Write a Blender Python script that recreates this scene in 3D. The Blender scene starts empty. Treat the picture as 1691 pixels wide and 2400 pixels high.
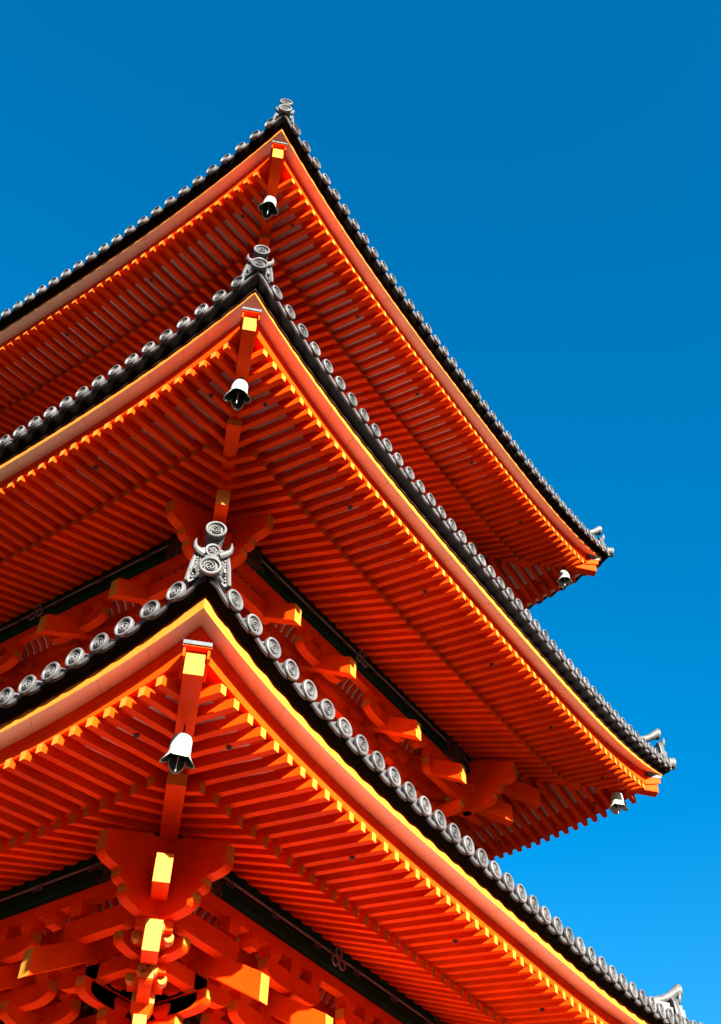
import bpy, math, random
from mathutils import Vector, Matrix
random.seed(7)
C = bpy.context.scene.collection
sc = bpy.context.scene
PI = math.pi

# ------------------------------------------------------------------ camera
cd = bpy.data.cameras.new('camera'); cam = bpy.data.objects.new('camera', cd); C.objects.link(cam)
Fv = Vector((0.5560779, 0.39385284, 0.73188613)); Rv = Vector((0.55865468, -0.82911599, 0.02171673)); Uv = Vector((-0.61537169, -0.39679542, 0.68108081))
M = Matrix((Rv, Uv, -Fv)).transposed().to_4x4(); M.translation = Vector((-11.13399, -11.22190, 1.6))
cam.matrix_world = M
cd.sensor_fit = 'VERTICAL'; cd.sensor_height = 36.0; cd.lens = 36.0 * 2702.57 / 2400.0
cd.clip_start = 0.1; cd.clip_end = 4000
sc.camera = cam

# ------------------------------------------------------------------ light
SUN_EL = math.radians(17.8); SUN_D = math.radians(27.5)          # angle from the -Y direction towards -X
sx, sy, sz = -math.sin(SUN_D) * math.cos(SUN_EL), -math.cos(SUN_D) * math.cos(SUN_EL), math.sin(SUN_EL)
ld = bpy.data.lights.new('sun', 'SUN'); lo = bpy.data.objects.new('sun', ld); C.objects.link(lo)
ld.energy = 5.0; ld.angle = math.radians(0.5); ld.color = (1.0, 0.96, 0.84)
lo.rotation_euler = Vector((sx, sy, sz)).to_track_quat('Z', 'Y').to_euler()
w = bpy.data.worlds.new('World'); sc.world = w; w.use_nodes = True
nt = w.node_tree; bg = nt.nodes['Background']
sky = nt.nodes.new('ShaderNodeTexSky'); sky.sky_type = 'NISHITA'; sky.sun_disc = False
sky.sun_elevation = SUN_EL; sky.sun_rotation = math.atan2(sx, sy)
sky.air_density = 1.0; sky.dust_density = 2.2; sky.ozone_density = 3.0; sky.altitude = 200
hs = nt.nodes.new('ShaderNodeHueSaturation'); hs.inputs['Saturation'].default_value = 1.42; hs.inputs['Hue'].default_value = 0.493
nt.links.new(sky.outputs[0], hs.inputs['Color']); nt.links.new(hs.outputs[0], bg.inputs['Color'])
bg.inputs['Strength'].default_value = 0.0525
sc.view_settings.view_transform = 'Standard'; sc.view_settings.look = 'None'
sc.view_settings.exposure = 2.6; sc.view_settings.gamma = 1.0
sc.cycles.max_bounces = 10; sc.cycles.diffuse_bounces = 7; sc.cycles.use_denoising = True

# ------------------------------------------------------------------ materials
def mat(name, col, rough=0.5, var=0.12, scale=6.0, bump=0.15, bscale=60.0, spec=0.4, col2=None, c2lo=0.6, c2hi=0.75, metal=0.0, stretch=None):
    m = bpy.data.materials.new(name); m.use_nodes = True; n = m.node_tree.nodes; L = m.node_tree.links
    b = n['Principled BSDF']; b.inputs['Roughness'].default_value = rough; b.inputs['Specular IOR Level'].default_value = spec
    b.inputs['Metallic'].default_value = metal
    tc = n.new('ShaderNodeNewGeometry'); src = tc.outputs['Position']
    if stretch:
        mp = n.new('ShaderNodeMapping'); mp.inputs['Scale'].default_value = stretch; L.new(src, mp.inputs[0]); src = mp.outputs[0]
    nz = n.new('ShaderNodeTexNoise'); nz.inputs['Scale'].default_value = scale; nz.inputs['Detail'].default_value = 6; L.new(src, nz.inputs['Vector'])
    cr = n.new('ShaderNodeMapRange'); cr.inputs[1].default_value = 0.3; cr.inputs[2].default_value = 0.7
    cr.inputs[3].default_value = 1 - var; cr.inputs[4].default_value = 1 + var; L.new(nz.outputs[0], cr.inputs[0])
    mx = n.new('ShaderNodeMix'); mx.data_type = 'RGBA'; mx.blend_type = 'MULTIPLY'; mx.inputs[0].default_value = 1
    mx.inputs[6].default_value = (*col, 1); L.new(cr.outputs[0], mx.inputs[7]); out = mx.outputs[2]
    if col2:
        n2 = n.new('ShaderNodeTexNoise'); n2.inputs['Scale'].default_value = scale * 2.3; n2.inputs['Detail'].default_value = 8; n2.inputs['Roughness'].default_value = 0.65; L.new(src, n2.inputs['Vector'])
        m2 = n.new('ShaderNodeMapRange'); m2.inputs[1].default_value = c2lo; m2.inputs[2].default_value = c2hi; L.new(n2.outputs[0], m2.inputs[0])
        x2 = n.new('ShaderNodeMix'); x2.data_type = 'RGBA'; L.new(m2.outputs[0], x2.inputs[0]); L.new(out, x2.inputs[6]); x2.inputs[7].default_value = (*col2, 1); out = x2.outputs[2]
    oi = n.new('ShaderNodeObjectInfo'); om = n.new('ShaderNodeMapRange'); om.inputs[3].default_value = 1 - var * 0.8; om.inputs[4].default_value = 1 + var * 0.8
    L.new(oi.outputs['Random'], om.inputs[0]); ox = n.new('ShaderNodeMix'); ox.data_type = 'RGBA'; ox.blend_type = 'MULTIPLY'; ox.inputs[0].default_value = 1
    L.new(out, ox.inputs[6]); L.new(om.outputs[0], ox.inputs[7]); out = ox.outputs[2]
    L.new(out, b.inputs['Base Color'])
    if bump:
        n3 = n.new('ShaderNodeTexNoise'); n3.inputs['Scale'].default_value = bscale; n3.inputs['Detail'].default_value = 4; L.new(src, n3.inputs['Vector'])
        bp = n.new('ShaderNodeBump'); bp.inputs['Strength'].default_value = bump; bp.inputs['Distance'].default_value = 0.01
        L.new(n3.outputs[0], bp.inputs['Height']); L.new(bp.outputs[0], b.inputs['Normal'])
    return m
RED = mat('vermilion', (0.69, 0.040, 0.0015), 0.5, 0.14, 2.2, 0.2, 35, spec=0.02, col2=(0.42, 0.020, 0.002), c2lo=0.62, c2hi=0.80)
YEL = mat('yellow_paint', (0.44, 0.135, 0.016), 0.5, 0.10, 8.0, 0.1, 60, spec=0.1, col2=(0.30, 0.080, 0.010), c2lo=0.60, c2hi=0.80)
ORA = RED
WHT = mat('white_board', (0.66, 0.50, 0.47), 0.7, 0.08, 4.0, 0.1, 40)
PNK = mat('eave_underside', (0.72, 0.55, 0.44), 0.65, 0.07, 2.5, 0.1, 40, col2=(0.30, 0.09, 0.07), c2lo=0.70, c2hi=0.80)
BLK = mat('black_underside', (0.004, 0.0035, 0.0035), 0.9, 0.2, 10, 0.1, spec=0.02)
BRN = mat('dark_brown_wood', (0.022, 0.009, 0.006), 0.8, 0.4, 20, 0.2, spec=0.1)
TILE = mat('roof_tile', (0.074, 0.071, 0.073), 0.5, 0.30, 5.0, 0.3, 90, spec=0.3, col2=(0.022, 0.021, 0.023), c2lo=0.56, c2hi=0.74)
GRN = mat('dark_green_lacquer', (0.004, 0.020, 0.011), 0.6, 0.25, 5, 0.1, spec=0.05)
BRZ = mat('blackened_brass', (0.030, 0.016, 0.009), 0.5, 0.4, 20, 0.3, 80, metal=0.3, col2=(0.12, 0.06, 0.03), c2lo=0.5, c2hi=0.6)
MAU = mat('mauve_trim', (0.16, 0.08, 0.085), 0.5, 0.2, 10, 0.1)
COP = mat('weathered_copper', (0.04, 0.05, 0.06), 0.55, 0.25, 14, 0.3, 70)
VER = mat('verdigris_bell', (0.26, 0.32, 0.29), 0.6, 0.10, 20, 0.25, 60, col2=(0.22, 0.38, 0.34), c2lo=0.62, c2hi=0.8)
VERSH = mat('shaded_bell_inside', (0.012, 0.032, 0.032), 0.6, 0.4, 20, 0.3, 60)  # inside of the bells, with its shade put into the colour
IRON = mat('iron', (0.02, 0.02, 0.022), 0.5, 0.3, 20, 0.1)
STEEL = mat('bright_wire', (0.75, 0.75, 0.72), 0.35, 0.05, 20, 0)
TEAL = mat('teal_wind_catcher', (0.03, 0.16, 0.17), 0.5, 0.3, 12, 0.2)
PLAS = mat('white_plaster', (0.72, 0.68, 0.64), 0.8, 0.06, 3, 0.1)
STONE = mat('stone', (0.36, 0.34, 0.31), 0.8, 0.2, 4, 0.3, 30)
GRAV = mat('reddened_gravel', (0.088, 0.032, 0.011), 0.9, 0.15, 2.0, 0.5, 50, spec=0.2)  # unseen ground, reddened to tint the light it bounces under the eaves

# ------------------------------------------------------------------ mesh builder
class MB:
    def __init__(s): s.v = []; s.f = []; s.m = []; s.mats = []
    def mi(s, m):
        if m not in s.mats: s.mats.append(m)
        return s.mats.index(m)
    def poly(s, pts, m):
        n = len(s.v); s.v += [tuple(p) for p in pts]; s.f.append(tuple(range(n, n + len(pts)))); s.m.append(s.mi(m))
    def add(s, V, Fc, ms):
        n = len(s.v); s.v += [tuple(p) for p in V]
        for i, f in enumerate(Fc):
            s.f.append(tuple(n + a for a in f)); s.m.append(s.mi(ms[i] if isinstance(ms, (list, tuple)) else ms))
    def hexa(s, c, ms):
        """8 corners: bottom 0-3 ccw, top 4-7; ms one material or [bottom, top, s01, s12, s23, s30]"""
        s.add(c, [(3, 2, 1, 0), (4, 5, 6, 7), (0, 1, 5, 4), (1, 2, 6, 5), (2, 3, 7, 6), (3, 0, 4, 7)], ms if isinstance(ms, (list, tuple)) else [ms] * 6)
    def prism(s, prof, a, b, T, m, endm=None, fm=None):
        """prof: list (p,q) closed polygon; extruded along r from a to b; T(p,q,r)->world; fm(i) -> material of the side face i"""
        n = len(prof); V = [T(p, q, a) for p, q in prof] + [T(p, q, b) for p, q in prof]
        Fc = [tuple(range(n)), tuple(range(2 * n - 1, n - 1, -1))]; ms = [endm or m] * 2
        for i in range(n):
            j = (i + 1) % n; Fc.append((j, i, n + i, n + j)); ms.append(fm(i) if fm and fm(i) else m)
        s.add(V, Fc, ms)
    def lathe(s, prof, T, m, seg=20, ms=None):
        n = len(prof); V = []
        for k in range(seg):
            a = 2 * PI * k / seg
            V += [T(r * math.cos(a), y, r * math.sin(a)) for r, y in prof]
        Fc = []; mm = []
        for k in range(seg):
            k2 = (k + 1) % seg
            for i in range(n - 1):
                Fc.append((k * n + i, k2 * n + i, k2 * n + i + 1, k * n + i + 1)); mm.append(ms[i] if ms else m)
        s.add(V, Fc, mm)
    def tube(s, pts, rad, m, seg=8, cap=True):
        V = []; n = len(pts); rad = rad if isinstance(rad, (list, tuple)) else [rad] * n
        for i, p in enumerate(pts):
            p = Vector(p); d = (Vector(pts[min(i + 1, n - 1)]) - Vector(pts[max(i - 1, 0)])).normalized()
            a = d.orthogonal().normalized() if i == 0 else (a - a.dot(d) * d).normalized()
            b = d.cross(a)
            V += [p + rad[i] * (math.cos(2 * PI * k / seg) * a + math.sin(2 * PI * k / seg) * b) for k in range(seg)]
        Fc = [(i * seg + k, i * seg + (k + 1) % seg, (i + 1) * seg + (k + 1) % seg, (i + 1) * seg + k) for i in range(n - 1) for k in range(seg)]
        if cap: Fc += [tuple(range(seg - 1, -1, -1)), tuple(range((n - 1) * seg, n * seg))]
        s.add(V, Fc, m)
    def mesh(s, name, smooth=False, ang=0.6):
        me = bpy.data.meshes.new(name); me.from_pydata(s.v, [], s.f)
        for m in s.mats: me.materials.append(m)
        me.polygons.foreach_set('material_index', s.m)
        me.validate(); me.update()
        import bmesh
        bm = bmesh.new(); bm.from_mesh(me); bmesh.ops.recalc_face_normals(bm, faces=bm.faces)
        bm.to_mesh(me); bm.free()
        if smooth:
            me.polygons.foreach_set('use_smooth', [True] * len(me.polygons)); me.set_sharp_from_angle(angle=ang)
        return me
    def build(s, name, parent=None, smooth=False, label=None, loc=None, bevel=0, kind=None):
        o = bpy.data.objects.new(name, s.mesh(name, smooth)); C.objects.link(o); o.parent = parent
        if loc: o.location = loc
        if label: o['label'] = label
        if kind: o['kind'] = kind
        if bevel:
            b = o.modifiers.new('bevel', 'BEVEL'); b.width = bevel; b.segments = 2; b.limit_method = 'ANGLE'; b.angle_limit = 0.7
        return o
def inst(name, me, parent, mw):
    o = bpy.data.objects.new(name, me); C.objects.link(o); o.parent = parent; o.matrix_local = mw; return o

# ------------------------------------------------------------------ pagoda geometry
P_BOW = 0.0326
class Roof: pass
def mk(z, u, p, R, pitch, d0r, d0l, N, kf, yt, yb, si, kb, bo, bc, zp, rp, name, wy):
    r = Roof(); r.__dict__.update(dict(z=z, u=u, p=p, R=R, pitch=pitch, d0r=d0r, d0l=d0l, N=N, kf=kf, yt=yt, yb=yb, si=si, kb=kb, bo=bo, bc=bc, zp=zp, rp=rp, name=name, wy=wy)); return r
ROOFS = [
 mk(8.475, 0.475, 4.046, 5.7316, 0.3006, 0.411, 0.412, 37, -0.36, -0.205, -0.310, -0.255, -0.450, -1.43, -0.445, -0.42, 0.2115, 'lowest', 0.90),
 mk(13.137, 0.520, 3.677, 5.9588, 0.2700, 0.391, 0.338, 43, -0.32, -0.290, -0.390, -0.310, -0.480, -1.285, -0.480, -0.40, 0.1865, 'middle', 1.09),
 mk(18.189, 0.671, 3.215, 5.6853, 0.2764, 0.336, 0.309, 40, -0.32, -0.220, -0.310, -0.250, -0.390, -1.30, -0.385, -0.33, 0.1870, 'topmost', 0.97),
]
for r_, dd, lz in zip(ROOFS, (-0.055, -0.085, -0.11), (0, 0, 0.03)): r_.ddz = dd; r_.lz = lz
DO = 0.05
SLF, SLB = 0.18, 0.40                                   # underside slopes of flying and base rafters
def rot(k, x, y):                                       # side 0 faces -Y, side 1 faces -X, 2 faces +Y, 3 faces +X
    return ((x, y), (y, -x), (-x, -y), (-y, x))[k]
def rai(r, t, wgt=1.0): return r.u * wgt * min(abs(t), 1.02) ** r.p
def W(k, s, o, z):                                      # s along the eave, o distance from the axis
    x, y = rot(k, s, -o); return Vector((x, y, z))
def PT(r, k, t, out, dz, wgt=1.0, bow=1.0):             # t = -1..1 along the eave, mitred
    o = r.R + out - bow * P_BOW * (1 - t * t); return W(k, t * (r.R + out), o, r.z + dz + rai(r, t, wgt))

root = bpy.data.objects.new('three_storey_pagoda', None); C.objects.link(root)
root['label'] = 'vermilion three storey pagoda with stacked upturned grey tiled eaves and yellow tipped rafters'
root['category'] = 'pagoda'
def empty(name, parent, label=None):
    o = bpy.data.objects.new(name, None); C.objects.link(o); o.parent = parent
    if label: o['label'] = label
    return o

def strip(mb, r, k, prof, mats_, n=64, closed=True, wgts=None, jitter=None):
    """prof (out, dz) loop swept along side k"""
    m = len(prof); V = []
    for i in range(n + 1):
        t = -1 + 2 * i / n
        for j, (o, dz) in enumerate(prof):
            V.append(PT(r, k, t, o, dz, wgts[j] if wgts else 1.0))
    Fc = []; ms = []
    for i in range(n):
        for j in range(m if closed else m - 1):
            j2 = (j + 1) % m; Fc.append((i * m + j, i * m + j2, (i + 1) * m + j2, (i + 1) * m + j)); ms.append(mats_[j])
    mb.add(V, Fc, ms)

# ---- round eave tile (local: +y outward)
def disc_parts(mb, R, T, seg=24, tomoe=True, back=0.55, rise=0.40, rt=0.82):
    def TT(x, y, z): return T(x, y, z + (rise * (-0.05 - y) if y < -0.05 else 0))
    prof = [(0.0001, -0.012), (R * 0.72, -0.012), (R * 0.745, 0.006), (R * 0.80, 0.014), (R * 0.93, 0.014), (R, 0.006), (R, -0.018), (R * 0.96, -0.028), (R * rt, -0.050), (R * rt, -back)]
    mb.lathe(prof, TT, TILE, seg)
    if not tomoe: return
    for q in range(3):                                   # three comma swirl
        a0 = q * 2 * PI / 3; pts = []
        for i in range(9):
            f = i / 8; a = a0 + f * 3.6; rr = R * (0.16 + 0.40 * f ** 0.8); wd = R * (0.115 * (1 - f) + 0.022)
            pts.append((rr, a, wd))
        V = []
        for rr, a, wd in pts:
            for dr, y in ((-wd, -0.012), (-wd * 0.4, 0.008), (wd * 0.4, 0.008), (wd, -0.012)):
                V.append(T((rr + dr) * math.cos(a), y, (rr + dr) * math.sin(a)))
        Fc = [(i * 4 + j, i * 4 + j + 1, i * 4 + 5 + j, i * 4 + 4 + j) for i in range(8) for j in range(3)]
        mb.add(V, Fc, TILE)
        cx, cz = R * 0.17 * math.cos(a0), R * 0.17 * math.sin(a0)
        V = [T(cx, 0.012, cz)] + [T(cx + R * 0.12 * math.cos(b), -0.012, cz + R * 0.12 * math.sin(b)) for b in [2 * PI * i / 7 for i in range(7)]]
        mb.add(V, [(0, 1 + i, 1 + (i + 1) % 7) for i in range(7)], TILE)
    for q in range(16):
        a = 2 * PI * q / 16; cx, cz = R * 0.655 * math.cos(a), R * 0.655 * math.sin(a); rr = R * 0.045
        V = [T(cx, 0.006, cz)] + [T(cx + rr * math.cos(b), -0.012, cz + rr * math.sin(b)) for b in [2 * PI * i / 5 for i in range(5)]]
        mb.add(V, [(0, 1 + i, 1 + (i + 1) % 5) for i in range(5)], TILE)

tile_me = []
for r in ROOFS:
    mb = MB(); disc_parts(mb, r.pitch * 0.36, lambda x, y, z: (x, y, z)); tile_me.append(mb.mesh('round_eave_tile', True, 0.5))
# rafter meshes (local: +y outward, origin at tip top centre)
def rafter_mesh(L, wd, h, slope, tip):
    mb = MB(); a = wd / 2; c = []
    z0 = slope * L
    h2 = h + 0.045 * min(1, L / 0.8)
    c = [(-a, -L, z0 - h2), (a, -L, z0 - h2), (a, 0, -h), (-a, 0, -h), (-a, -L, z0), (a, -L, z0), (a, 0, 0), (-a, 0, 0)]
    mb.hexa(c, [RED, RED, RED, RED, tip, RED]); return mb

camP = Vector((-11.134, -11.222, 1.6))
roofobj = []
tiles = []; fly = []; base = []                          # (distance, roof index, matrix, extra)
def side_mat(k, pos, sc_x=1.0, twist=0.0):
    a = (0, -PI / 2, PI, PI / 2)[k]
    # local +y must point outward: side 0 outward is -Y -> rotate by pi
    return Matrix.Translation(pos) @ Matrix.Rotation(a + PI + twist, 4, 'Z')

for ri, r in enumerate(ROOFS):
    wall = r.R - 3.80; r.wall = wall
    top_o = (ROOFS[ri + 1].R - 3.8 + 0.15) if ri < 2 else 0.45
    # ---- tiled top surface
    mb = MB()
    for k in range(4):
        n = (r.N + 1) * 4; m = 12; V = []
        for j in range(m + 1):
            v = j / m; o = (r.R + 0.0) * (1 - v) + top_o * v
            for i in range(n + 1):
                t = -1 + 2 * i / n
                ph = math.cos(2 * PI * (t * r.R + r.R - r.d0r) / r.pitch)
                z = r.z + r.ddz - 0.075 + rai(r, t) * (1 - v) ** 1.4 + (r.R - o) * (0.40 + 0.22 * v) + 0.045 * ph * (1 if j else 0.3)
                V.append(W(k, t * o, o - P_BOW * (1 - t * t) * (1 - v), z))
        Fc = [(j * (n + 1) + i, j * (n + 1) + i + 1, (j + 1) * (n + 1) + i + 1, (j + 1) * (n + 1) + i) for j in range(m) for i in range(n)]
        mb.add(V, Fc, TILE)
    rf = mb.build('roof', root, True, label=r.name + ' tiled roof with upturned corners'); roofobj.append(rf)
    # ---- flat eave tiles with wavy lips, black under side
    mb = MB()
    for k in range(4):
        ns = (r.N + 2) * 10; V = []; d0 = r.d0r if k != 1 else r.d0l
        for i in range(ns + 1):
            t = -1 + 2 * i / ns; s = t * r.R if k != 1 else -t * r.R
            ph = 0.5 - 0.5 * math.cos(2 * PI * (s + r.R - d0) / r.pitch)      # 0 at disc, 1 mid way
            dipp = -0.028 * ph * (1 if abs(t) < 0.995 else 0)
            sh = r.yt + 0.205
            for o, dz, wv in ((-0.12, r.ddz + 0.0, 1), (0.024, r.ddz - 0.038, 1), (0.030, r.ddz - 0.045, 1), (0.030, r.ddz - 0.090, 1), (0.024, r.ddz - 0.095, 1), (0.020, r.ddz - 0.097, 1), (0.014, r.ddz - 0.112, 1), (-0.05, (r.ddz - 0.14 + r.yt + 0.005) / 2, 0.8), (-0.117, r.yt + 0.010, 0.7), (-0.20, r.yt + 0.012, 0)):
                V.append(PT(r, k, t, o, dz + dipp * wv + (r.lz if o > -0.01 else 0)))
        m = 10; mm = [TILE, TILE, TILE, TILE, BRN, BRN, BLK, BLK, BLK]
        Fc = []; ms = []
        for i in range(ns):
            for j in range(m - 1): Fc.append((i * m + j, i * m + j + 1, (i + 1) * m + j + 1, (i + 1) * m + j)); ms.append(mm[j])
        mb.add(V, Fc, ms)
    mb.build('flat_eave_tiles', rf, True)
    # ---- wavy tile batten over the yellow edge
    mb = MB()
    for k in range(4):
        ns = (r.N + 2) * 8; V = []; d0 = r.d0r if k != 1 else r.d0l
        for i in range(ns + 1):
            t = -1 + 2 * i / ns; s = t * r.R if k != 1 else -t * r.R
            ph = 0.5 - 0.5 * math.cos(2 * PI * (s + r.R - d0) / r.pitch)
            jit = 0.004 * math.sin(s * 37.0) + 0.003 * math.sin(s * 91.0)
            for o, dz in ((-0.20, r.yt + 0.03), (-0.098, r.yt + 0.03), (-0.098, r.yt - 0.004 - 0.014 * ph + jit), (-0.121, r.yt - 0.006 - 0.014 * ph + jit)):
                V.append(PT(r, k, t, o, dz))
        Fc = [(i * 4 + j, i * 4 + j + 1, i * 4 + 5 + j, i * 4 + 4 + j) for i in range(ns) for j in range(3)]
        mb.add(V, Fc, BRN)
    mb.build('tile_batten', rf)
    # ---- yellow edged eave board, pink under side, red inner board
    mb = MB(); wy = r.wy
    for k in range(4):
        strip(mb, r, k, [(-0.12, r.yt + 0.01), (-0.12, r.yb), (r.kf - 0.10, r.si), (r.kf - 0.10, r.si + 0.10), (-0.3, r.yt + 0.01)], [YEL, PNK, RED, RED, RED], wgts=[1, wy, 1.0, 1.0, 1])
    rj = random.Random(20 + ri)
    for k in range(4):                                   # joints and splits in the soffit board
        t = -0.93 + rj.uniform(0, 0.1)
        while t < 0.95:
            dt = 0.0018 / r.R; sk = rj.uniform(-0.03, 0.03) / r.R; f0, f1 = (0.0, 1.0) if rj.random() < 0.7 else (rj.uniform(0, 0.5), rj.uniform(0.55, 1))
            def q_(f, tt): 
                o = -0.122 + f * (r.kf - 0.0 + 0.122); zz = r.yb + (r.si - r.yb) * ((-0.12 - o) / (0.12 - (r.kf - 0.10) - 0.24)) if False else r.yb + (r.si - r.yb) * ((-0.12 - o) / (-0.12 - r.kf + 0.10))
                wg = r.wy + (1.0 - r.wy) * ((-0.12 - o) / (-0.12 - r.kf + 0.10))
                return PT(r, k, tt, o, zz - 0.003, wg)
            mb.poly([q_(f0, t - dt), q_(f0, t + dt), q_(f1, t + sk + dt * 0.4), q_(f1, t + sk - dt * 0.4)], BRN)
            t += rj.choice([0.055, 0.08, 0.11, 0.16]) * rj.uniform(0.8, 1.3)
    mb.build('eave_board', rf, label='yellow edged eave board with pinkish white underside')
    mb = MB()
    for k in range(4):
        strip(mb, r, k, [(r.kf + 0.008, r.si + 0.03), (r.kf + 0.008, r.si - 0.085), (r.kf, r.si - 0.088), (r.kf, r.kb - 0.022), (r.kf - 0.13, r.kb - 0.004), (r.kf - 0.13, r.si + 0.03)], [RED] * 6, wgts=[1, .97, .95, .8, .8, 1])
    mb.build('fascia_board', rf)
    # ---- soffit boards above both tiers of rafters
    mb = MB(); xf = r.kf - 0.05
    for k in range(4):
        def fz(o): return r.kb + SLF * (r.kf - o)
        e1, e2 = r.kf - 0.36, r.bo - 0.42
        strip(mb, r, k, [(xf, fz(xf)), (e1, fz(e1)), (e2, fz(e2)), (e2, fz(e2) + 0.03), (xf, fz(xf) + 0.03)], [RED, WHT, RED, RED, RED], wgts=[.8] * 5)
        def bz(o): return r.bc + 0.06 + SLB * (r.bo - o)
        a, b, c = r.bo - 0.06, r.bo - 0.30, -3.9
        strip(mb, r, k, [(a, bz(a) + 0.004), (b, bz(b) + 0.004), (c, bz(c) + 0.004), (c, bz(c) + 0.05), (a, bz(a) + 0.04)], [RED, WHT, RED, RED, RED], wgts=[.8, .8, .5, .5, .8])
    mb.build('soffit_board', rf)
    mb = MB()
    for k in range(4):                                   # board across the base rafter tips
        a = r.bo - 0.045; zt = r.kb - 0.10 + SLF * (r.kf - r.bo)
        strip(mb, r, k, [(a, r.bc + 0.063), (a, zt + 0.04), (a - 0.09, zt + 0.05), (a - 0.09, r.bc + 0.095)], [RED] * 4, wgts=[.8] * 4)
    mb.build('rafter_tip_board', rf)
    # ---- round tiles
    for k in range(4):
        for j in range(r.N):
            if k == 1: s = -(-r.R + r.d0l + j * r.pitch)
            else: s = -r.R + r.d0r + j * r.pitch
            if abs(s) > r.R - 0.10: continue
            pos = PT(r, k, (s + (-0.02, 0.02, 0, 0)[k]) / r.R, DO, r.ddz); ph = random.uniform(0, 6.28)
            Mx = side_mat(k, pos, twist=random.gauss(0, 0.02)) @ Matrix.Rotation(random.gauss(0, 0.03), 4, 'X')
            tiles.append((pos, k, ri, Mx))
        # ---- rafters
        nr = int((r.R - 0.45) / r.rp)
        x0 = {0: -5.005 + 0.0, 1: -5.17, 2: -4.89}[ri]
        half = 0.5 * r.rp
        xs = [((j + 0.5) * r.rp) for j in range(-nr - 1, nr + 1)]
        for s in xs:
            if abs(s) > r.R + r.kf - 0.30: continue
            t = s / r.R
            # flying
            z = r.z + r.kb + rai(r, t, .8); o = r.R + r.kf + 0.018 - P_BOW * (1 - t * t)
            Lmax = r.kf - r.bo + 0.5; L = min(Lmax, o - abs(s) - 0.02)
            if L > 0.12: fly.append((W(k, s, o, z), k, ri, side_mat(k, W(k, s, o, z - 0.001)), round(L, 3)))
            o = r.R + r.bo - P_BOW * (1 - t * t); z = r.z + r.bc + 0.06 + rai(r, t, .8)
            L = min(3.9 + r.bo, o - abs(s) - 0.02)
            if L > 0.26: base.append((W(k, s, o, z), k, ri, side_mat(k, W(k, s, o, z)), round(L, 3)))

def inview(p):
    d = p - camP; z = d.dot(Fv); x = 2702.57 * d.dot(Rv) / z; y = 2702.57 * d.dot(Uv) / z
    return abs(x) < 860 and abs(y) < 1215
def split(lst, n=100):
    seen = [a for a in lst if a[1] in (0, 1) and inview(a[0])]
    seen.sort(key=lambda a: (a[0] - camP).length)
    ids = set(id(a) for a in seen[:n]); return seen[:n], [a for a in lst if id(a) not in ids]
near, rest = split(tiles)
for pos, k, ri, Mx in near: inst('round_eave_tile', tile_me[ri], roofobj[ri], Mx)
mb = MB()
for pos, k, ri, Mx in rest:
    me = tile_me[ri]; mb.add([Mx @ v.co for v in me.vertices], [tuple(p.vertices) for p in me.polygons], TILE)
mb.build('round_eave_tiles', root, True, kind='stuff')
for lst, nm, wd, h, sl in ((fly, 'flying_rafter', 0.077, 0.100, SLF), (base, 'base_rafter', 0.080, 0.12, SLB)):
    near, rest = split(lst); cache = {}; mb = MB()
    lst2 = []
    for pos, k, ri, Mx, L in near:
        Mx = Mx @ Matrix.Translation((random.gauss(0, 0.0025), random.gauss(0, 0.003), random.gauss(0, 0.0012))) @ Matrix.Rotation(random.gauss(0, 0.0018), 4, 'Z')
        key = (L, ri)
        if key not in cache: cache[key] = rafter_mesh(L, wd, h, sl, YEL).mesh(nm)
        inst(nm, cache[key], roofobj[ri], Mx)
    for pos, k, ri, Mx, L in rest:
        rm = rafter_mesh(L, wd, h, sl, YEL); mb.add([Mx @ Vector(v) for v in rm.v], rm.f, [rm.mats[i] for i in rm.m])
    mb.build(nm + 's', root, kind='stuff')
# dark bolt sockets under every tenth rafter
mb = MB(); mb.lathe([(0.0001, 0.004), (0.030, 0.004), (0.026, -0.012), (0.018, -0.012), (0.016, 0.0), (0.0001, 0.0)], lambda x, y, z: (x, z, y), IRON, 12); bolt_me = mb.mesh('bolt_cap', True)
for ri, r in enumerate(ROOFS):
    for k in (0, 1, 3):
        row = sorted([a for a in fly if a[1] == k and a[2] == ri], key=lambda a: (a[0] - W(0, -r.R, r.R, r.z)).length)
        for j in range(3, len(row), 10):
            if row[j][4] < 0.6: continue
            inst('bolt_cap', bolt_me, root, row[j][3] @ Matrix.Translation((0, -0.42, -0.105 - 0.022 + SLF * 0.42)) @ Matrix.Rotation(-SLF, 4, 'X'))

# ------------------------------------------------------------------ hips, corners
def DT(q):                                               # corner q: 0 near (-,-), 1 right (+,-), 2 far, 3 left (-,+)
    sxn, syn = ((-1, -1), (1, -1), (1, 1), (-1, 1))[q]
    e = Vector((sxn, syn, 0)); la = Vector((-syn, sxn, 0)) / math.sqrt(2)
    return lambda a, z, l: e * a + la * l + Vector((0, 0, z))      # a per-axis distance, l lateral metres
HIP = [dict(tip=-0.36, zt=-0.60, zb=-0.86, base=-1.50, bell=-0.95), dict(tip=-0.24, zt=-0.49, zb=-0.76, base=-1.22, bell=-0.76), dict(tip=-0.26, zt=-0.49, zb=-0.78, base=-1.22, bell=-0.74)]
def beam(mb, T, a0, z0t, z0b, a1, z1t, z1b, wd, tip=YEL, m=RED):
    """beam from tip (a0) inwards to a1"""
    h = wd / 2
    c = [T(a1, z1b, -h), T(a1, z1b, h), T(a0, z0b, h), T(a0, z0b, -h), T(a1, z1t, -h), T(a1, z1t, h), T(a0, z0t, h), T(a0, z0t, -h)]
    mb.hexa(c, [m, m, m, m, tip, m])
bells = []
def bell_mesh_parts(): pass
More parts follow.
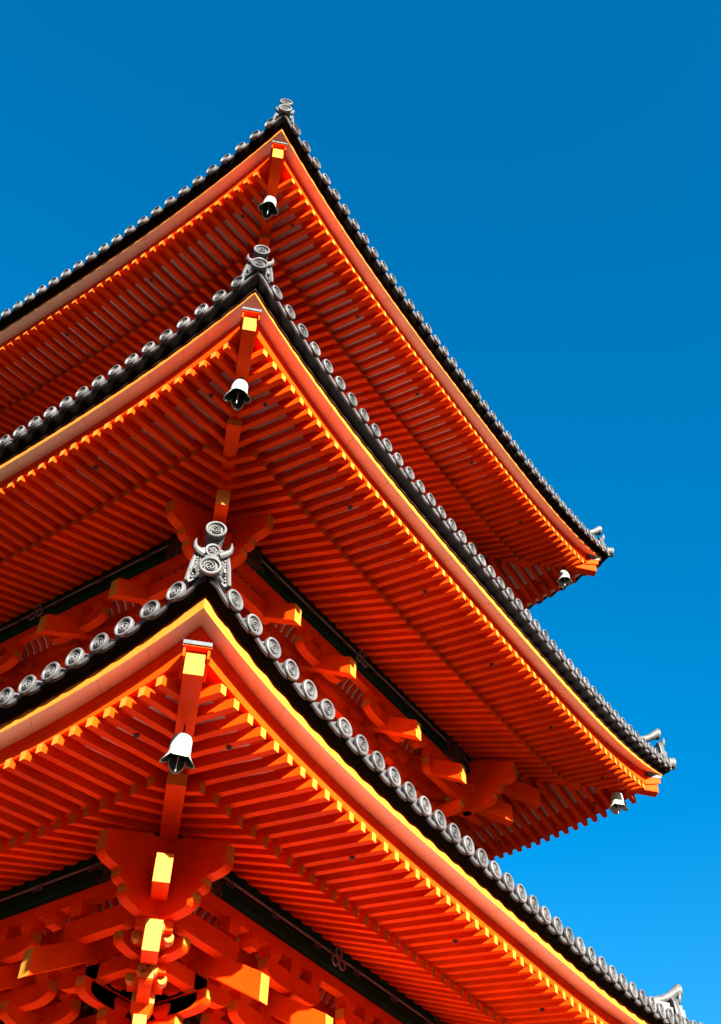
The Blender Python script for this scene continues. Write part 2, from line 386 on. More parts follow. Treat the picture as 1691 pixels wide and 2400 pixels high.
for ri, r in enumerate(ROOFS):
    H0 = HIP[ri]; zc = r.z + r.u
    for q in range(4):
        T0 = DT(q); H = dict(H0)
        if q in (0, 3): lower = (0.0, 0.10, 0.05)[ri]; H['zt'] -= lower; H['zb'] -= lower
        hwid = (0.185, 0.160, 0.165)[ri]; cw = hwid / 0.185
        T = lambda a, z, l: T0(r.R + a, zc + z, l)
        bt = H['base']; mb = MB()
        sl = 0.07
        beam(mb, T, H['tip'], H['zt'], H['zb'], bt - 0.6, H['zt'] + sl, H['zb'] + 0.10 + (H['tip'] - bt) * 0.04, hwid)
        hp = mb.build('hip_rafter', root, bevel=0.006)
        mb = MB()                                        # red hood board and copper cap over the end
        a = H['tip']
        c = lambda a0, a1, z0, z1, w, m: mb.hexa([T(a1, z0, -w), T(a1, z0, w), T(a0, z0, w), T(a0, z0, -w), T(a1, z1, -w), T(a1, z1, w), T(a0, z1, w), T(a0, z1, -w)], m)
        c(a + 0.05, a - 0.16, H['zt'] + 0.004, H['zt'] + 0.05, 0.125 * cw, RED); 
        for sgn in (-1, 1):
            mb.hexa([T(a - 0.16, H['zt'] - 0.15, sgn * 0.100 * cw), T(a - 0.16, H['zt'] - 0.15, sgn * 0.122 * cw), T(a + 0.035, H['zt'] - 0.10, sgn * 0.122 * cw), T(a + 0.035, H['zt'] - 0.10, sgn * 0.100 * cw),
                     T(a - 0.16, H['zt'] + 0.003, sgn * 0.100 * cw), T(a - 0.16, H['zt'] + 0.003, sgn * 0.122 * cw), T(a + 0.035, H['zt'] + 0.003, sgn * 0.122 * cw), T(a + 0.035, H['zt'] + 0.003, sgn * 0.100 * cw)], RED)
        mb.build('hood_board', hp)
        mb = MB()
        c(a + 0.062, a - 0.18, H['zt'] + 0.052, H['zt'] + 0.058, 0.132 * cw, COP)
        mb.hexa([T(a + 0.055, H['zt'] + 0.016, -0.132 * cw), T(a + 0.055, H['zt'] + 0.016, 0.132 * cw), T(a + 0.062, H['zt'] + 0.016, 0.132 * cw), T(a + 0.062, H['zt'] + 0.016, -0.132 * cw),
                 T(a + 0.055, H['zt'] + 0.0518, -0.132 * cw), T(a + 0.055, H['zt'] + 0.0518, 0.132 * cw), T(a + 0.062, H['zt'] + 0.0518, 0.132 * cw), T(a + 0.062, H['zt'] + 0.0518, -0.132 * cw)], COP)
        for sgn in (-1, 1): mb.hexa([T(a - 0.18, H['zt'] - 0.0, sgn * 0.127 * cw), T(a - 0.18, H['zt'] - 0.0, sgn * 0.132 * cw), T(a + 0.054, H['zt'] - 0.0, sgn * 0.132 * cw), T(a + 0.054, H['zt'] - 0.0, sgn * 0.127 * cw),
                                     T(a - 0.18, H['zt'] + 0.0518, sgn * 0.127 * cw), T(a - 0.18, H['zt'] + 0.0518, sgn * 0.132 * cw), T(a + 0.054, H['zt'] + 0.0518, sgn * 0.132 * cw), T(a + 0.054, H['zt'] + 0.0518, sgn * 0.127 * cw)], COP)
        mb.build('copper_cap', hp)
        mb = MB()                                        # base hip rafter under it
        hsl = 0.25 if ri == 0 else 0.36
        zb_ = H['zb'] - 0.07 - (0.03 if ri == 0 else 0.0)
        beam(mb, T, bt, H['zb'] + 0.05, zb_, -3.9, H['zb'] + 0.05 + hsl * (bt + 3.9), zb_ + hsl * (bt + 3.9), 0.20 if ri == 0 else 0.18)
        mb.build('hip_rafter', root, bevel=0.006)
        # bell hook
        hz = H['zb'] + 0.10 * (H['tip'] - H['bell']) + 0.015
        mb = MB(); TB = lambda x, y, z: T(H['bell'], hz, 0) + Vector((x, z, y))
        mb.lathe([(0.0001, -0.022), (0.03, -0.022), (0.036, 0.0), (0.036, 0.02)], TB, IRON, 14); mb.build('bell_hook_plate', hp)
        bells.append((ri, q, T(H['bell'], hz, 0)))
        # ---- ridge and its end ornament
        mb = MB(); pts = []
        top_o = (ROOFS[ri + 1].R - 3.65) if ri < 2 else 0.5
        for j in range(13):
            v = j / 12; o = (r.R - 0.22) * (1 - v) + top_o * v
            pts.append(T0(o, r.z - 0.03 + r.u * ((o / r.R) ** r.p) + (r.R - o) * (0.40 + 0.22 * (r.R - o) / (r.R - top_o)), 0))
        V = []
        for p in pts:
            la = T0(0, 0, 1)
            for l, z in ((-0.13, -0.05), (-0.13, 0.16), (-0.07, 0.20), (-0.07, 0.25), (0, 0.29), (0.07, 0.25), (0.07, 0.20), (0.13, 0.16), (0.13, -0.05)): V.append(p + la * l + Vector((0, 0, z)))
        n9 = 9; Fc = [(i * n9 + j, i * n9 + j + 1, (i + 1) * n9 + j + 1, (i + 1) * n9 + j) for i in range(12) for j in range(8)] + [tuple(range(9))]
        mb.add(V, Fc, TILE); mb.build('hip_ridge', roofobj[ri])
        # lowest tile over the very corner with flare of the eave tiles
        Tc = T; ash = -0.20 if (ri == 0 and q == 1) else 0.0; T = lambda a, z, l: Tc(a + ash, z, l)
        def LT(a0, z0):                                  # local lathe frame, +y outward
            return lambda x, y, z: T(a0 + y / math.sqrt(2), z0 + z, x)
        mb = MB()
        # tablet with rim and pearls
        zt = 0.02
        outl = [(-0.27, -0.07), (0.27, -0.07), (0.235, 0.20), (0.20, 0.36), (0.12, 0.44), (-0.12, 0.44), (-0.20, 0.36), (-0.235, 0.20)]
        osz = (1.0, 0.90, 0.78)[ri]; TP = lambda x, z, y: T(-0.12 + 0.80 * osz * y / math.sqrt(2), zt - 0.05 + 0.84 * osz * z, 0.76 * osz * x)
        mb.prism(outl, -0.03, 0.03, TP, TILE)
        for i in range(len(outl)):
            if i == 0: continue
            a_, b_ = outl[i], outl[(i + 1) % len(outl)]
            mb.tube([TP(a_[0] * 0.97, a_[1], 0.04), TP(b_[0] * 0.97, b_[1], 0.04)], 0.020, TILE, 6)
        for sgn in (-1, 1):
            for i in range(8):
                f = i / 7; x = sgn * (0.205 - 0.035 * f); z = -0.01 + 0.30 * f
                mb.lathe([(0.0001, 0.032), (0.014, 0.026), (0.019, 0.0)], lambda a, y, b, x=x, z=z: TP(x + a, z + b, 0.032 + y), TILE, 8)
            for i in range(5):                           # carved leaf relief
                zz = 0.0 + 0.055 * i; mb.tube([TP(sgn * 0.165, zz, 0.03), TP(sgn * 0.13, zz + 0.03, 0.065), TP(sgn * 0.10, zz + 0.005, 0.05)], [0.02, 0.022, 0.01], TILE, 6)
        # face mass, brow, cheeks
        mb.lathe([(0.0001, 0.19), (0.05, 0.175), (0.09, 0.13), (0.115, 0.06), (0.12, 0.0)], lambda x, y, z: TP(x, 0.20 + z * 1.25, y), TILE, 16)
        for sgn in (-1, 1):
            mb.tube([TP(sgn * 0.02, 0.16, 0.19), TP(sgn * 0.07, 0.20, 0.17), TP(sgn * 0.11, 0.19, 0.12)], [0.02, 0.024, 0.012], TILE, 8)
            mb.lathe([(0.0001, 0.03), (0.02, 0.022), (0.028, 0.0)], lambda a, y, b, sgn=sgn: TP(sgn * 0.055 + a, 0.13 + b, 0.16 + y), TILE, 8)
            mb.tube([TP(sgn * 0.15, 0.05, 0.04), TP(sgn * 0.19, 0.08, 0.10), TP(sgn * 0.16, 0.12, 0.13)], [0.012, 0.018, 0.006], TILE, 6)
        orn = mb.build('ridge_end_ornament', root, True, label=('near' if q == 0 else 'outer') + ' corner demon face ridge end tile with horns')
        for sgn in (-1, 1):
            mb = MB(); pts = [TP(sgn * 0.10, 0.34, 0.07), TP(sgn * 0.17, 0.36, 0.09), TP(sgn * 0.215, 0.40, 0.10), TP(sgn * 0.228, 0.46, 0.11), TP(sgn * 0.22, 0.52, 0.12)]
            mb.tube(pts, [0.045, 0.038, 0.028, 0.017, 0.004], TILE, 10); mb.build('horn', orn, True)
        mb = MB()                                        # medallion with pierced swirl
        TM = lambda x, y, z: TP(x, 0.37 + z, 0.10 + y)
        mb.lathe([(0.0001, 0.0), (0.068, 0.0), (0.072, 0.03), (0.092, 0.035), (0.10, 0.02), (0.10, -0.10)], TM, TILE, 20)
        for i in range(5):
            a = 1.3 * i; mb.tube([TM(0.05 * math.cos(a), 0.01, 0.05 * math.sin(a)), TM(0.03 * math.cos(a + 0.9), 0.028, 0.03 * math.sin(a + 0.9)), TM(0.01 * math.cos(a + 2), 0.02, 0.01 * math.sin(a + 2))], [0.012, 0.012, 0.006], TILE, 6)
        mb.build('medallion', orn, True)
        mb = MB()                                        # corner disc on its stub
        disc_parts(mb, 0.106, LT(0.055, -0.065), seg=28, back=0.34, rise=0.10, rt=0.88); mb.build('round_tile', orn, True)
        to, tz = ((0.0, 0.49), (-0.07, 0.54), (-0.07, 0.55))[ri]
        mb = MB(); R_ = 0.102                            # bird perch tile: flared tube rising outwards
        def TS(x, y, z):
            d_ = max(0.0, -y - 0.05); rise = -0.85 * d_ + 0.90 * d_ * d_
            return T(to + y / math.sqrt(2), tz + z + rise, x)
        disc_parts(mb, R_, lambda x, y, z: T(to + y / math.sqrt(2), tz + z, x), seg=28, back=0.056, rise=0, rt=0.92)
        mb.lathe([(R_ * 0.92, -0.055), (R_ * 0.78, -0.12), (R_ * 0.68, -0.20), (R_ * 0.64, -0.30), (R_ * 0.64, -0.45)], TS, TILE, 24)
        mb.build('perch_tile', orn, True)
        T = Tc
        # black under side wedge at the corner tip
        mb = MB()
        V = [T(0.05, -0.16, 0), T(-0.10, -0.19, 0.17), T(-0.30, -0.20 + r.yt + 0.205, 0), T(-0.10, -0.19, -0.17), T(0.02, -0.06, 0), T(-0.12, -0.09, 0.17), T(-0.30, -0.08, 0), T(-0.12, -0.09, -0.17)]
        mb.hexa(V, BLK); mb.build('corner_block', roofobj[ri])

# ------------------------------------------------------------------ purlins, brackets, walls
def arc(cx, cz, rx, rz, a0, a1, n): return [(cx + rx * math.cos(a0 + (a1 - a0) * i / n), cz + rz * math.sin(a0 + (a1 - a0) * i / n)) for i in range(n + 1)]
def arm_prof(hl, h, top, l0=None):
    """bracket arm outline from -hl (or l0) to hl, curved up at free ends"""
    f = 0.48 * h; c = min(0.26, hl * 0.6)
    right = [(hl, top)] + [(hl, top - f)] + [(hl - c * (1 - math.cos(a)) , top - f - (h - f) * math.sin(a)) for a in [PI / 2 * i / 6 for i in range(1, 7)]]
    if l0 is None: left = [(-p, q_) for p, q_ in right[::-1]]
    else: left = [(l0, top - h), (l0, top)]
    return right + left
def yel_end(prof, tol=0.02):
    def f(i):
        a, b = prof[i], prof[(i + 1) % len(prof)]
        return YEL if abs(a[0] - b[0]) < 1e-4 and abs(a[1] - b[1]) > tol else None
    return f
def masu(mb, T, x, y, ztop, wd=0.20, h=0.13):
    a, b = wd / 2, wd * 0.34; zm = ztop - h * 0.5
    V = [T(x + i * b, y + j * b, ztop - h) for i, j in ((-1, -1), (1, -1), (1, 1), (-1, 1))] + [T(x + i * a, y + j * a, zm) for i, j in ((-1, -1), (1, -1), (1, 1), (-1, 1))] + [T(x + i * a, y + j * a, ztop) for i, j in ((-1, -1), (1, -1), (1, 1), (-1, 1))]
    Fc = [(3, 2, 1, 0), (8, 9, 10, 11)]
    for l in (0, 4):
        for i in range(4): Fc.append((l + i, l + (i + 1) % 4, l + 4 + (i + 1) % 4, l + 4 + i))
    mb.add(V, Fc, RED)
AW = 0.13; BLOCKS = []; ARMS = []
for ri, r in enumerate(ROOFS):
    zp = r.z + r.zp; o3 = r.R - 2.65; st = 0.385; o2, o1, ow = o3 - st, o3 - 2 * st, o3 - 3 * st
    for k in range(4):
        T = lambda s, o, z, k=k: W(k, s, o, z)
        # green purlin
        mb = MB(); L_ = o3 + 0.0
        a, b = o3 - 0.13, o3 + 0.13
        prof = [(a, zp), (b - 0.03, zp), (b, zp + 0.03), (b, zp + 0.145), (b - 0.02, zp + 0.165), (b - 0.02, zp + 0.205), (b, zp + 0.225), (b, zp + 0.34), (b - 0.03, zp + 0.37), (a, zp + 0.37)]
        mb.prism(prof, -L_, L_, lambda p, q_, s: T(s, p, q_), GRN, fm=lambda i: {3: MAU, 4: BLK, 5: MAU}.get(i))
        for x_ in [j * 0.85 + 0.42 for j in range(-4, 4)]:
            for d_ in (-0.05, 0, 0.05):
                if abs(x_) < o3 - 0.6: mb.tube([T(x_ + d_ - 0.012, b + 0.002, zp + 0.145), T(x_ + d_ + 0.012, b + 0.002, zp + 0.225)], 0.009, MAU, 5)
        pu = mb.build('eave_purlin', root, label='dark green eave purlin with mauve grooves')
        for sgn in (-1, 1):                              # carved ends
            mb = MB()
            rnd = random.Random(ri * 10 + k + sgn)
            s0 = sgn * (L_ - 0.52)
            mb.prism([(a, zp - 0.005), (b + 0.012, zp - 0.005), (b + 0.012, zp + 0.375), (a, zp + 0.375)], s0 - 0.26, s0 + 0.26, lambda p, q_, s: T(s, p, q_), BRZ)
            for i in range(44):
                s_, z_ = s0 + rnd.uniform(-0.30, 0.30), zp + rnd.uniform(0.0, 0.36); an = rnd.uniform(0, 6.28); rr = rnd.uniform(0.03, 0.055)
                face = rnd.random() < 0.6
                P_ = (lambda u_, v_: T(s_ + u_, b + 0.014, z_ + v_)) if face else (lambda u_, v_: T(s_ + u_, min(b, max(a, b - (z_ - zp) * 0.7 + v_)), zp - 0.008))
                (mb.tube)([P_(rr * math.cos(an + j * 0.9) * (1 - j * 0.12), rr * math.sin(an + j * 0.9) * (1 - j * 0.12)) for j in range(6)], [0.011] * 5 + [0.004], BRZ, 5)
            mb.build('carved_end', pu)
        mb = MB()                                        # crest of three rings
        for dx, dz in ((0, 0.08), (-0.075, -0.05), (0.075, -0.05)):
            cc = T(0, 0, 0)
            pts = [T(dx + 0.06 * math.cos(2 * PI * i / 14), b + 0.012, zp + 0.185 + dz + 0.06 * math.sin(2 * PI * i / 14)) for i in range(15)]
            mb.tube(pts, 0.014, MAU, 6, False)
        mb.build('crest_fitting', pu)
        # red beam behind and below it, continuous beams, shirin ribs
        mb = MB()
        def bar(o, z0, z1, w_, ext, m=RED):
            mb.prism([(o - w_ / 2, z0), (o + w_ / 2, z0), (o + w_ / 2, z1), (o - w_ / 2, z1)], -ext, ext, lambda p, q_, s: T(s, p, q_), m)
        bar(o2, zp - 0.30, zp - 0.10, AW, o2 - 0.07); bar(o1, zp - 0.64, zp - 0.46, AW, o1 - 0.07); bar(ow, zp - 1.0, zp - 0.80, AW, ow - 0.07); bar(o3, zp - 0.15, zp - 0.004, 0.12, o3 - 0.07); bar(o2, zp - 0.57, zp - 0.435, AW - 0.01, o2 - 0.07)
        mb.build('bracket_beam', root)
        mb = MB()                                        # white coving with red ribs
        for (oa, za, ob, zb) in ((o2 + 0.07, zp - 0.12, o3 - 0.06, zp + 0.10), (o1 + 0.07, zp - 0.48, o2 - 0.07, zp - 0.12)):
            cur = [(oa + (ob - oa) * f, za + (zb - za) * (f ** 0.5)) for f in [i / 6 for i in range(7)]]
            ext = ob
            V = [T(sg * min(ext, oa + 0.0), p, q_) for sg in (-1, 1) for p, q_ in cur]
            mb.add(V, [(i, i + 1, i + 8, i + 7) for i in range(6)], WHT)
            nn = int(ext / 0.13)
            for j in range(-nn, nn + 1):
                s = (j + 0.5) * 0.13
                if abs(s) > oa - 0.02: continue
                pr = [(p, q_ - 0.003) for p, q_ in cur] + [(p + 0.02, q_ - 0.05) for p, q_ in cur[::-1]]
                mb.prism(pr, s - 0.03, s + 0.03, lambda p, q_, s_: T(s_, p, q_), RED)
        mb.build('ribbed_coving', root)
        # walls, columns
        zb = (ROOFS[ri - 1].z + 1.6) if ri else 1.0
        mb = MB()
        mb.prism([(ow - 0.10, zb), (ow + 0.02, zb), (ow + 0.02, zp - 0.80), (ow - 0.10, zp - 0.80)], -ow + 0.02, ow - 0.02, lambda p, q_, s: T(s, p, q_), PLAS)
        mb.build('wall', root)
        mb = MB()
        for zz in (zp - 1.62, zb + 0.35, (zb + zp) / 2 - 0.8): mb.prism([(ow - 0.08, zz), (ow + 0.09, zz), (ow + 0.09, zz + 0.2), (ow - 0.08, zz + 0.2)], -ow, ow, lambda p, q_, s: T(s, p, q_), RED)
        for c0 in (-0.4 * ow, 0.4 * ow): mb.tube([T(c0, ow, zb), T(c0, ow, zp - 1.45)], 0.17, RED, 16)
        mb.tube([T(ow, ow, zb), T(ow, ow, zp - 1.45)], 0.17, RED, 16)
        mb.build('column', root, True)
        # bracket sets
        for c0 in (-ow, -0.4 * ow, 0.4 * ow, ow):
            corner = abs(abs(c0) - ow) < 1e-6; sg = 1 if c0 > 0 else -1
            bs = empty('bracket_set', root)
            def blk(x, y, zt_, wd=0.20, h=0.13): BLOCKS.append((T(x, y, zt_), k, bs, wd, h))
            for dx in (-0.40, 0, 0.40):
                if not (corner and dx * sg > 0):
                    blk(c0 + dx, o3, zp - 0.152, 0.19, 0.155); blk(c0 + dx, o2, zp - 0.30); blk(c0 + dx, o2, zp - 0.57); blk(c0 + dx, o1, zp - 0.64); blk(c0 + dx, ow, zp - 1.0)
            blk(c0, o1, zp - 0.95, 0.22, 0.13); blk(c0, ow, zp - 1.33, 0.34, 0.22)
            def arm(prof, o_, along=True):
                m_ = MB(); fm = yel_end(prof)
                if along: m_.prism(prof, o_ - AW / 2, o_ + AW / 2, lambda p, q_, s: T(p, s, q_), RED, fm=fm)
                else: m_.prism(prof, o_ - AW / 2, o_ + AW / 2, lambda p, q_, s: T(s, p, q_), RED, fm=fm)
                ARMS.append((Vector(m_.v[0]), k, bs, m_))
            ar = 0.52
            if not corner:
                for oo, zt_ in ((o3, zp - 0.307), (o2, zp - 0.70), (o1, zp - 0.77), (ow, zp - 1.13)):
                    arm([(c0 + p, q_) for p, q_ in arm_prof(ar, 0.22, zt_)], oo)
            else:
                for oo, zt_, ex in ((o3, zp - 0.36, 0.0), (o2, zp - 0.70, 0.50), (ow, zp - (0.90 if ri == 0 else 0.98), 0.86 if ri == 0 else 0.40)):
                    if oo < o3:                          # the arm runs on past the corner
                        pr = arm_prof(oo + ex, 0.17, zt_, l0=ow - 0.1); arm([(sg * p, q_) for p, q_ in pr], oo)
                        pr = arm_prof(ar, 0.19, zt_, l0=-0.1); arm([(c0 - sg * p, q_) for p, q_ in pr], oo)
                    else:
                        pr = arm_prof(0.13, 0.24, zt_, l0=-(o3 - ow) - 0.1); arm([(c0 - sg * p, q_) for p, q_ in pr], oo)
                e = o3                                   # tall scalloped wing at the purlin level
                pr = [(e - 0.14, zp + 0.22), (e + 0.30, zp + 0.20), (e + 0.93, zp - 0.07), (e + 0.93, zp - 0.28)]
                pr += [(e + 0.93 - 0.19 * (1 - math.cos(a)), zp - 0.28 - 0.09 * math.sin(a)) for a in [PI / 2 * i / 5 for i in range(1, 6)]]
                pr += [(e + 0.66, zp - 0.38), (e + 0.66, zp - 0.45)] + [(e + 0.66 - 0.10 * (1 - math.cos(a)), zp - 0.45 - 0.05 * math.sin(a)) for a in [PI / 2 * i / 4 for i in range(1, 5)]]
                pr += [(e + 0.54, zp - 0.50), (e + 0.54, zp - 0.58)] + [(e + 0.54 - 0.38 * (1 - math.cos(a)), zp - 0.58 - 0.11 * math.sin(a)) for a in [PI / 2 * i / 6 for i in range(1, 7)]]
                pr += [(e - 0.14, zp - 0.69)]
                pr = [(sg * p, q_) for p, q_ in pr]
                m_ = MB(); m_.prism(pr, e - AW / 2 + 0.003 * k, e + AW / 2 - 0.004 + 0.003 * k, lambda p, q_, s: T(p, s, q_), RED, fm=yel_end(pr, 0.04)); m_.build('corner_wing', bs)
            arm(arm_prof(o1 + 0.20, 0.20, zp - 1.08, l0=ow - 0.1), c0, False)
            arm(arm_prof(o2 + 0.20, 0.20, zp - 0.88, l0=ow - 0.1), c0, False)
            # tail rafter
            tz = {0: -1.33, 1: -1.05, 2: -1.02}[ri]; to = r.R - 2.05
            mb = MB(); tl = 1.75; s6 = 0.60
            cc = c0 + (0.0 if not corner else 0.02 * sg)
            h = 0.07; V = [T(cc - h, to - tl, r.z + tz - .30 + s6 * tl), T(cc + h, to - tl, r.z + tz - .30 + s6 * tl), T(cc + h, to, r.z + tz - 0.30), T(cc - h, to, r.z + tz - 0.30),
                           T(cc - h, to - tl, r.z + tz + s6 * tl - .06), T(cc + h, to - tl, r.z + tz + s6 * tl - .06), T(cc + h, to, r.z + tz), T(cc - h, to, r.z + tz)]
            mb.hexa(V, [RED, RED, RED, RED, YEL, RED]); mb.build('tail_rafter', bs, bevel=0.004)
    # corner diagonals
    zc = r.z
    for q in range(4):
        T0 = DT(q); T = lambda a, z, l: T0(r.R + a, zc + z, l)
        if ri == 0: ups = (-1.90, -0.90, -1.21); lows = (-2.30, -1.30, -1.63)
        else: ups = (-1.76, -0.50, -0.77) if q in (1, 2) else (-1.86, -0.62, -0.89); lows = (-2.12, -0.88, -1.19)
        mb = MB(); beam(mb, T, ups[0], ups[1], ups[2], -3.8, ups[1] + 0.45 * (ups[0] + 3.8), ups[2] + 0.45 * (ups[0] + 3.8), 0.17)
        mb.build('corner_tail_rafter', root, bevel=0.004)
        mb = MB(); beam(mb, T, lows[0], lows[1], lows[2], -3.8, lows[1] + 0.43 * (lows[0] + 3.8), lows[2] + 0.43 * (lows[0] + 3.8), 0.17)
        mb.build('corner_tail_rafter', root, bevel=0.004)
        L0, L2 = lows[0], lows[2]
        for oe, zt_, h_, yh in ((L0 - 0.60, L2 + 0.21, 0.17, 0.09), (L0 - 0.93, L2 - 0.06, 0.20, 0.10)):
            pr = [(oe, zt_), (oe, zt_ - yh)] + [(oe - 0.30 * (1 - math.cos(a)), zt_ - yh - (h_ - yh) * math.sin(a)) for a in [PI / 2 * i / 6 for i in range(1, 7)]] + [(-3.9, zt_ - h_), (-3.9, zt_)]
            mb = MB(); mb.prism(pr, -0.07, 0.07, lambda p, q_, s: T(p, q_, s), RED, fm=yel_end(pr, 0.05)); mb.build('corner_bracket_arm', root)
        mb = MB()                                        # block between them
        a_, z_ = L0 - 0.90, L2 + 0.148; w_ = 0.12
        mb.hexa([T(a_ - 0.17, z_ - 0.10, -w_), T(a_ - 0.17, z_ - 0.10, w_), T(a_, z_ - 0.10, w_), T(a_, z_ - 0.10, -w_), T(a_ - 0.17, z_, -w_), T(a_ - 0.17, z_, w_), T(a_, z_, w_), T(a_, z_, -w_)], [RED, RED, RED, RED, YEL, RED])
        mb.hexa([T(a_ - 0.13, z_ - 0.20, -w_ * .7), T(a_ - 0.13, z_ - 0.20, w_ * .7), T(a_ - 0.04, z_ - 0.20, w_ * .7), T(a_ - 0.04, z_ - 0.20, -w_ * .7), T(a_ - 0.17, z_ - 0.101, -w_), T(a_ - 0.17, z_ - 0.101, w_), T(a_, z_ - 0.101, w_), T(a_, z_ - 0.101, -w_)], RED)
        mb.build('corner_bearing_block', root)
        for oe, zt_ in ((L0 - 0.13, L2 + 0.44), (L0 - 0.55, L2 + 0.27)):   # clover shaped nosing, quarter round lobes
            mb = MB()
            for n_, l_ in enumerate((-0.165, -0.055, 0.055, 0.165)):
                f_ = oe - 0.05 - (0.15 if abs(l_) > 0.1 else 0.0)
                mb.lathe([(0.0001, 0.0), (0.050, 0.0), (0.054, -0.02), (0.054, -0.10)], lambda x, y, z, l_=l_, f_=f_: T(f_ + y * 0.7, zt_ - 0.045 + z * (1.25 if z < 0 else 0.8), l_ + x), YEL, 14)
            mb.hexa([T(oe - 0.5, zt_ - 0.03, -0.19), T(oe - 0.5, zt_ - 0.03, 0.19), T(oe - 0.13, zt_ - 0.03, 0.19), T(oe - 0.13, zt_ - 0.03, -0.19), T(oe - 0.5, zt_ + 0.12, -0.19), T(oe - 0.5, zt_ + 0.12, 0.19), T(oe - 0.13, zt_ + 0.12, 0.19), T(oe - 0.13, zt_ + 0.12, -0.19)], RED)
            mb.build('clover_nosing', root, True)

nearest = lambda lst: sorted([a for a in lst if a[1] in (0, 1) and a[0].z < 13.5 and inview(a[0])], key=lambda a: (a[0] - camP).length)[:100]
bm_cache = {}
def masu_mesh(wd, h, odd):
    key = (wd, h)
    if key not in bm_cache:
        m_ = MB(); masu(m_, lambda x, y, z: (x, y, z), 0, 0, 0, wd, h); bm_cache[key] = (m_, m_.mesh('bearing_block'))
    return bm_cache[key]
ns = set(id(a) for a in nearest(BLOCKS)); mb = MB()
for a in BLOCKS:
    m_, me = masu_mesh(a[3], a[4], 0)
    if id(a) in ns: inst('bearing_block', me, a[2], Matrix.Translation(a[0]))
    else: mb.add([a[0] + Vector(v) for v in m_.v], m_.f, RED)
mb.build('bearing_blocks', root, kind='stuff')
ns = set(id(a) for a in nearest(ARMS)); mb = MB()
for a in ARMS:
    if id(a) in ns: a[3].build('bracket_arm', a[2])
    else: mb.add(a[3].v, a[3].f, [a[3].mats[i] for i in a[3].m])
mb.build('bracket_arms', root, kind='stuff')

# spire on top, podium
r = ROOFS[2]; zt = r.z + 3.3
mb = MB()
I3 = lambda x, y, z: (x, z, y)
mb.lathe([(0.6, zt - 0.4), (0.6, zt + 0.1), (0.5, zt + 0.15), (0.35, zt + 0.5), (0.12, zt + 0.6), (0.09, zt + 6.5), (0.0001, zt + 6.9)], I3, BRZ, 20)
for j in range(9): mb.lathe([(0.10, zt + 1 + j * 0.5), (0.42 - j * 0.02, zt + 1 + j * 0.5), (0.42 - j * 0.02, zt + 1.12 + j * 0.5), (0.10, zt + 1.12 + j * 0.5)], I3, BRZ, 24)
mb.build('spire', root, True)
mb = MB()
mb.hexa([(-4, -4, 0.0), (4, -4, 0.0), (4, 4, 0.0), (-4, 4, 0.0), (-3.8, -3.8, 0.95), (3.8, -3.8, 0.95), (3.8, 3.8, 0.95), (-3.8, 3.8, 0.95)], STONE)
mb.build('stone_podium', root, bevel=0.03)

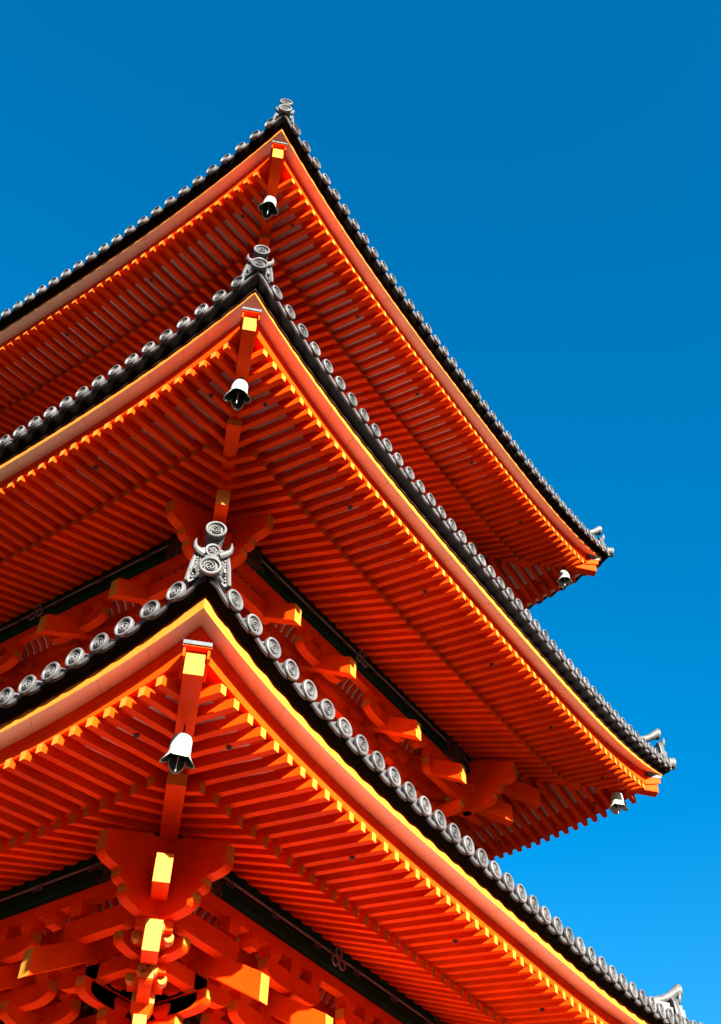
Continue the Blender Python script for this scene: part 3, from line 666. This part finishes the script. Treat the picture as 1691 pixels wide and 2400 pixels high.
# ------------------------------------------------------------------ wind bells
def bell(loc, swing, label, catcher, rotz=0.0, s=1.0, pale=0.92):
    ob = bpy.data.objects.new('wind_bell', None); C.objects.link(ob); ob.location = loc
    ob.rotation_euler = (swing[0], swing[1], rotz); ob['label'] = label; ob['category'] = 'bell'; ob['group'] = 'wind bells hanging from the hip rafters'
    ob.scale = (s, s, s)
    mb = MB(); mb.tube([(0, 0, 0.01), (0.004, 0, -0.03), (-0.004, 0, -0.09), (0, 0, -0.15)], 0.010, IRON, 8)
    mb.tube([(0.014 * math.cos(a), 0, -0.04 + 0.022 * math.sin(a)) for a in [2 * PI * i / 10 for i in range(11)]], 0.005, IRON, 6, False)
    mb.build('hanging_ring', ob, True)
    # body with four pointed petals
    def rad(z):                                          # z 0 (top) .. 1
        if z < 0.12: return 0.104 * math.sin(PI / 2 * (z / 0.12)) ** 0.6
        if z < 0.66: return 0.104 + 0.008 * (z - 0.12) / 0.54
        return 0.112 + 0.056 * ((z - 0.66) / 0.34) ** 1.3
    Hh = 0.335; seg = 64; rows = 22; V = []
    for inner in (0, 1):
        for j in range(rows + 1):
            f = j / rows
            for k in range(seg):
                a = 2 * PI * k / seg; c4 = math.cos(4 * a)
                cut = 0.83 + 0.17 * (0.5 + 0.5 * c4) ** 0.65
                notch = 1 if c4 > -0.955 else 0.84
                ff = f * cut * notch
                ridge = 1 + (0.03 if 4 <= j <= 5 or j == 11 else 0)
                rr = rad(ff) * ridge * (1 + (0.05 * c4 * max(0, ff - 0.6) / 0.4)) - (0.006 if inner else 0)
                V.append((max(rr, 0.0005) * math.cos(a), max(rr, 0.0005) * math.sin(a), -0.150 - Hh * ff - (0.006 if inner and j < 2 else 0)))
    Fc = []; ms = []
    for inner in (0, 1):
        b0 = inner * (rows + 1) * seg
        for j in range(rows):
            for k in range(seg):
                k2 = (k + 1) % seg; Fc.append((b0 + j * seg + k, b0 + j * seg + k2, b0 + (j + 1) * seg + k2, b0 + (j + 1) * seg + k)); ms.append(VERSH if inner and j < rows * pale else VER)  # inside coloured dark as shade, lower petals pale as if sunlit
    b0 = (rows + 1) * seg
    for k in range(seg):
        k2 = (k + 1) % seg; Fc.append((rows * seg + k, rows * seg + k2, b0 + rows * seg + k2, b0 + rows * seg + k)); ms.append(VER)
    mb = MB(); mb.add(V, Fc, ms); mb.build('bell_body', ob, True)
    mb = MB(); mb.tube([(0, 0, -0.17), (0.002, 0, -0.34), (0.004, 0.002, -0.56)], 0.004, STEEL, 6)
    mb.lathe([(0.0001, -0.32), (0.022, -0.33), (0.026, -0.36), (0.0001, -0.375)], lambda x, y, z: (x, z, y), IRON, 12)
    mb.build('clapper', ob, True)
    if catcher:
        mb = MB(); pr = [(0.0, -0.34), (0.035, -0.38), (0.045, -0.48), (0.0, -0.60), (-0.045, -0.48), (-0.035, -0.38)]
        mb.prism(pr, -0.003, 0.003, lambda p, q_, s_: (p, s_, q_), TEAL); mb.build('wind_catcher', ob)
NM = {(0, 0): 'pale verdigris wind bell under the near corner of the lowest roof, lowest bell', (1, 0): 'pale wind bell under the near corner of the middle roof with a long straight wire',
      (2, 0): 'small wind bell with teal wind catcher under the near corner of the topmost roof', (1, 1): 'wind bell under the far right corner of the middle roof against the sky',
      (2, 1): 'wind bell under the far right corner of the topmost roof against the sky'}
for ri, q, p in bells:
    if (ri, q) in NM:
        sw = {(0, 0): (0.04, -0.03), (1, 0): (0.02, 0.02), (2, 0): (0.03, -0.03), (1, 1): (0.04, -0.02), (2, 1): (0.05, 0.02)}[(ri, q)]
        bell(p - Vector((0, 0, 0.005)), sw, NM[(ri, q)], (ri, q) == (2, 0), rotz=random.uniform(-0.2, 0.2) + PI / 4, s=0.93, pale=0.92 if q == 0 else 0.68)  # right-hand bells get a taller pale inside, sunlight put into the colour

# ------------------------------------------------------------------ ground
mb = MB(); G = 1500
mb.add([(-G, -G, 0), (G, -G, 0), (G, G, 0), (-G, G, 0)], [(0, 1, 2, 3)], GRAV)
g = mb.build('ground'); g['kind'] = 'structure'; g['label'] = 'unseen gravel court, darkened and reddened for its bounce light'

# unseen hill ring, added to cut low sky light on upright faces
HIL = mat('hill_blocker_green', (0.030, 0.045, 0.018), 0.95, 0.5, 0.08, 0.6, 0.6, spec=0.05)
mb = MB(); V = []; n = 120; prof = [(30, -0.3), (55, 5), (90, 13), (130, 24), (180, 40), (240, 56), (300, 70), (400, 74)]
rnd = random.Random(3)
for i in range(n):
    a = 2 * PI * i / n; f = 0.78 + 0.16 * math.sin(3 * a + 1) + 0.08 * math.sin(11 * a) + 0.05 * math.sin(23 * a + 2)
    da = abs((a - math.atan2(sy, sx) + PI) % (2 * PI) - PI); f = (0.92 if da < 0.5 else 0.92 + 0.42 * min(1, (da - 0.5) / 0.4)) + 0.03 * math.sin(11 * a) + 0.03 * math.sin(23 * a + 2)  # ring kept low towards the sun, raised elsewhere to block more sky
    for rr, h in prof: V.append((rr * math.cos(a), rr * math.sin(a), h * f * (1 + rnd.uniform(-0.03, 0.03)) if h > 0 else h))
m = len(prof)
mb.add(V, [(i * m + j, ((i + 1) % n) * m + j, ((i + 1) % n) * m + j + 1, i * m + j + 1) for i in range(n) for j in range(m - 1)], HIL)
h_ = mb.build('hill_light_blocker', None, True); h_['kind'] = 'structure'; h_['label'] = 'unseen dark hill ring added to block low sky light'
